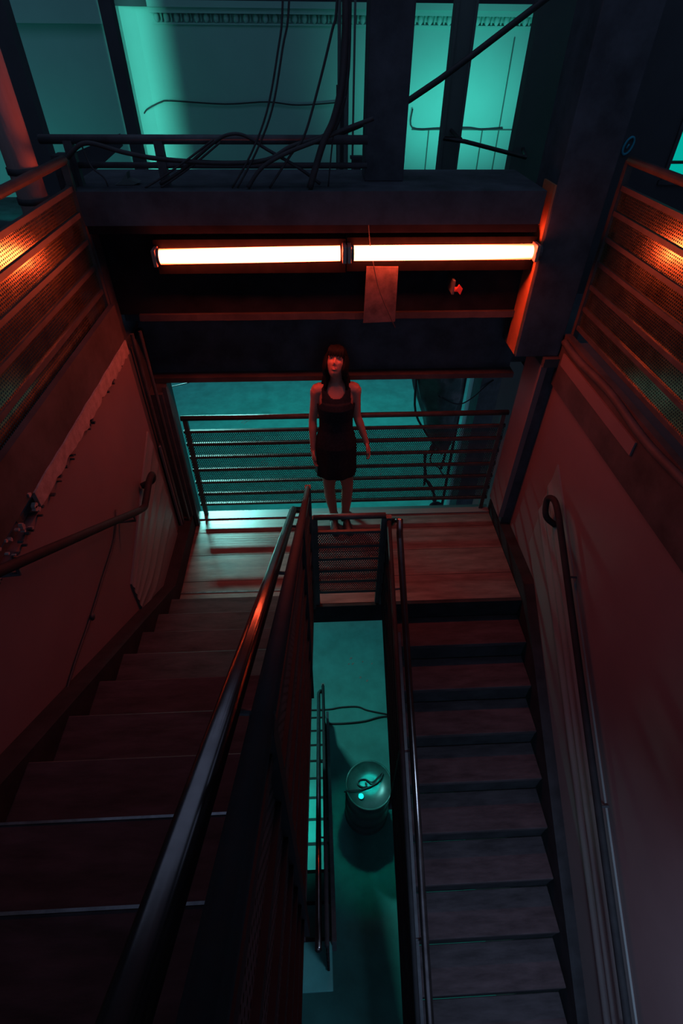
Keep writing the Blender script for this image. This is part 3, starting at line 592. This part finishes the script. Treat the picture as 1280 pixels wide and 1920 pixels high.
# head with a face, tilted back and turned a little
HR = Matrix.Rotation(math.radians(-9), 3, 'Z') @ Matrix.Rotation(math.radians(-36), 3, 'X') @ Matrix.Rotation(math.radians(4), 3, 'Y')
HC = Vector((CX, CY-.022, 1.588))
hb = bmesh.new(); bmesh.ops.create_uvsphere(hb, u_segments=96, v_segments=72, radius=1)
g_ = lambda v, c, s: math.exp(-((v-c)/s)**2)
def face(u):
    x, y, z = u.x, u.y, u.z
    rx = .070*(1-0.22*max(0, -z-.1)); ry = .088; rz = .106
    p = Vector((x*rx, y*ry, z*rz))
    f = max(0, -y)
    dy = 0
    X, Z = p.x, p.z
    fr = min(1, f*1.6)
    dy -= fr*.022*g_(X, 0, .010)*g_(Z, -.022, .013)*(1 if Z < -.01 else 1)          # nose tip
    dy -= fr*.011*g_(X, 0, .008)*g_(Z, 0.002, .020)                                   # bridge
    for sx in (-1, 1):
        dy += fr*.013*g_(X, sx*.028, .015)*g_(Z, .012, .011)                            # eye sockets
        dy -= fr*.006*g_(X, sx*.030, .018)*g_(Z, .032, .008)                            # brow
        dy -= fr*.006*g_(X, sx*.036, .016)*g_(Z, -.018, .016)                           # cheekbones
        dy -= fr*.004*g_(X, sx*.012, .006)*g_(Z, -.030, .006)                           # nostril wings
    dy -= fr*.006*g_(X, 0, .018)*g_(Z, -.049, .0045)+fr*.006*g_(X, 0, .016)*g_(Z, -.060, .0045)  # lips
    dy += fr*.003*g_(X, 0, .02)*g_(Z, -.0545, .002)
    dy += fr*.004*g_(X, 0, .02)*g_(Z, -.070, .006)
    dy -= fr*.010*g_(X, 0, .018)*g_(Z, -.086, .012)                                     # chin
    p.y += dy
    return p
for v in hb.verts: v.co = HC+HR @ face(v.co)
tmp = bpy.data.meshes.new('t'); hb.to_mesh(tmp); hb.free(); b.bm.from_mesh(tmp); bpy.data.meshes.remove(tmp)
for sx in (-1, 1):   # ears
    e0 = HC+HR @ Vector((sx*.070, .012, -.004))
    b.ellip(e0, .008, .017, .028, 12, 10, HR @ Matrix.Rotation(sx*.35, 3, 'Z'))
body = b.build('body', 'skin', P)
rm = body.modifiers.new('r', 'REMESH'); rm.mode = 'VOXEL'; rm.voxel_size = 0.0038; rm.use_smooth_shade = True
sm = body.modifiers.new('s', 'SMOOTH'); sm.factor = 0.5; sm.iterations = 3
bpy.context.view_layer.update()
dg = bpy.context.evaluated_depsgraph_get()
nm = bpy.data.meshes.new_from_object(body.evaluated_get(dg)); body.modifiers.clear(); old = body.data; body.data = nm; nm.name = 'body'
bpy.data.meshes.remove(old)
for p_ in nm.polygons: p_.use_smooth = True
hp = lambda x, y, z: HC+HR @ Vector((x, y, z))
for sx in (-1, 1):
    e = MB().ellip(hp(sx*.028, -.066, .010), .0115, .0115, .0115, 16, 12).build('eye', 'eye', P, smooth=True)
    MB().ellip(hp(sx*.028, -.0745, .012), .0048, .0035, .0048, 12, 8, HR).build('iris', 'iris', e, smooth=True)
MB().tube([hp(-.021, -.074, -.052), hp(-.010, -.0875, -.049), hp(0, -.0905, -.0505), hp(.010, -.0875, -.049), hp(.021, -.074, -.052)], [.001, .0032, .003, .0032, .001], 8, 3).tube([hp(-.019, -.0735, -.054), hp(-.008, -.087, -.0595), hp(.008, -.087, -.0595), hp(.019, -.0735, -.054)], [.001, .004, .004, .001], 8, 3).build('lips', 'lip', P, smooth=True)
for sx in (-1, 1): MB().tube([hp(sx*.012, -.082, .030), hp(sx*.028, -.081, .036), hp(sx*.044, -.068, .031)], [.002, .0025, .001], 6, 3).build('eyebrow', 'hair', P, smooth=True)
# hair: cap, fringe, locks to the shoulders
h = MB(); cap = bmesh.new(); bmesh.ops.create_uvsphere(cap, u_segments=64, v_segments=48, radius=1)
kill = []
for v in cap.verts:
    x, y, z = v.co
    w_ = 1+0.012*math.sin(math.atan2(y, x)*23+z*3)
    v.co = Vector((x*.083*w_, y*.103*w_+.006, z*.118+.006))
for v in cap.verts:
    if v.co.y < -.025 and v.co.z < .044+.004*math.sin(v.co.x*400) and abs(v.co.x) < .066: kill.append(v)
    elif v.co.z < -.055: kill.append(v)
bmesh.ops.delete(cap, geom=kill, context='VERTS')
for v in cap.verts: v.co = HC+HR @ v.co
tmp = bpy.data.meshes.new('t'); cap.to_mesh(tmp); cap.free(); h.bm.from_mesh(tmp); bpy.data.meshes.remove(tmp)
for k in range(17):     # fringe strands
    x = -.052+.104*k/16
    h.tube([hp(x*.75, -.070, .098), hp(x*.95, -.099, .066), hp(x, -.099+abs(x)*.25, .030+.006*math.sin(k*2.3)+abs(x)*-.15)], [.007, .0075, .0035], 7, 3)
for k in range(26):     # locks
    a = math.radians(-38+256*k/25); c, s = math.cos(a), math.sin(a)
    x0, y0 = .078*c, .095*s+.008
    ex = CX+c*.088+(.012 if c > 0 else -.012)*abs(math.sin(k*1.9)); ey = CY+.012+s*.058
    ez = 1.405+.022*math.sin(k*2.7)
    if s < -.15: ey = CY-.045; ex = CX+math.copysign(.078, c)
    h.tube([hp(x0*.93, y0*.93, .045), hp(x0*1.03, y0*1.02, -.01), hp(x0*1.0, y0*.95+.01, -.06), Vector((CX+c*.082, CY+s*.060+.005, 1.475)), Vector((ex, ey, ez)), Vector((ex*1.0+.012*math.sin(k*5), ey-.005, ez-.025))], [.010, .0135, .014, .0135, .011, .003], 8, 3)
h.build('hair', 'hair', P, smooth=True)
# dress
dm = bmesh.new()
dr_ = [(.615, .160, .118), (.66, .159, .118), (.74, .158, .116), (.82, .157, .113), (.90, .156, .113), (.97, .142, .103), (1.05, .122, .091), (1.13, .121, .092), (1.19, .129, .108), (1.25, .136, .122), (1.29, .136, .112), (1.335, .141, .097), (1.37, .143, .079), (1.392, .118, .068), (1.408, .090, .062)]
rg = []
NN = 160
def interp(z):
    for i in range(len(dr_)-1):
        if dr_[i][0] <= z <= dr_[i+1][0]:
            f = (z-dr_[i][0])/(dr_[i+1][0]-dr_[i][0]); return [dr_[i][j]+(dr_[i+1][j]-dr_[i][j])*f for j in (1, 2)]
    return dr_[-1][1:]
zs = [.615+(1.408-.615)*k/150 for k in range(151)]
for z in zs:
    rx, ry = interp(z); fl = max(0, (.95-z)/.35)
    rg.append([dm.verts.new((CX+(rx+.004+fl*.005*math.sin(9*a))*math.cos(a), CY+(.008 if z > 1.3 else 0)+(ry+.004+fl*.006*math.sin(9*a+1))*math.sin(a), z)) for a in [2*math.pi*k/NN for k in range(NN)]])
for i in range(len(rg)-1):
    for k in range(NN):
        q = (rg[i][k], rg[i][(k+1) % NN], rg[i+1][(k+1) % NN], rg[i+1][k])
        c = sum((v.co for v in q), Vector())/4; X = c.x-CX; front = c.y < CY
        neck = 1.338+ (abs(X)/.07)**3*.05 if front else 1.372+(abs(X)/.07)**3*.03
        if c.z > neck and abs(X) < .072: continue
        if c.z > 1.265 and abs(X) > .104+.02*max(0, (1.30-c.z)/.035): continue
        dm.faces.new(q)
me = bpy.data.meshes.new('dress'); 
for v in [v for v in dm.verts if not v.link_faces]: dm.verts.remove(v)
dm.to_mesh(me); dm.free(); me.materials.append(M_['dress'])
for p_ in me.polygons: p_.use_smooth = True
do = bpy.data.objects.new('dress', me); COL.objects.link(do); do.parent = P; do.matrix_parent_inverse = Matrix.Translation(-P.location)
sd = do.modifiers.new('s', 'SOLIDIFY'); sd.thickness = 0.006; sd.offset = 0
for ax, fx in ((.112, .118), (.213, .236)):
    s_ = MB(); d_ = (fx-ax)*.35
    s_.loft([ering(ax+(fx-ax)*t*1.6, CY+.045-t*.185, 0, .001, .001) if False else [(ax+(fx-ax)*t*1.5+w_*math.cos(a), CY+.05-t*.20, .002+hh*(0.5+0.5*math.sin(a))) for a in [2*math.pi*k/16 for k in range(16)]] for t, w_, hh in ((0, .02, .05), (.06, .032, .085), (.3, .034, .09), (.5, .038, .07), (.75, .043, .055), (.93, .036, .04), (1.0, .015, .025))])
    s_.tube([(ax, CY+.014, .05), (ax, CY+.014, .135)], [.040, .037], 16)
    so_ = s_.build('shoe', 'shoe', P, smooth=True)

P.location = (0.15, 3.335, 0.0); P.scale = (0.98, 0.98, 0.98)
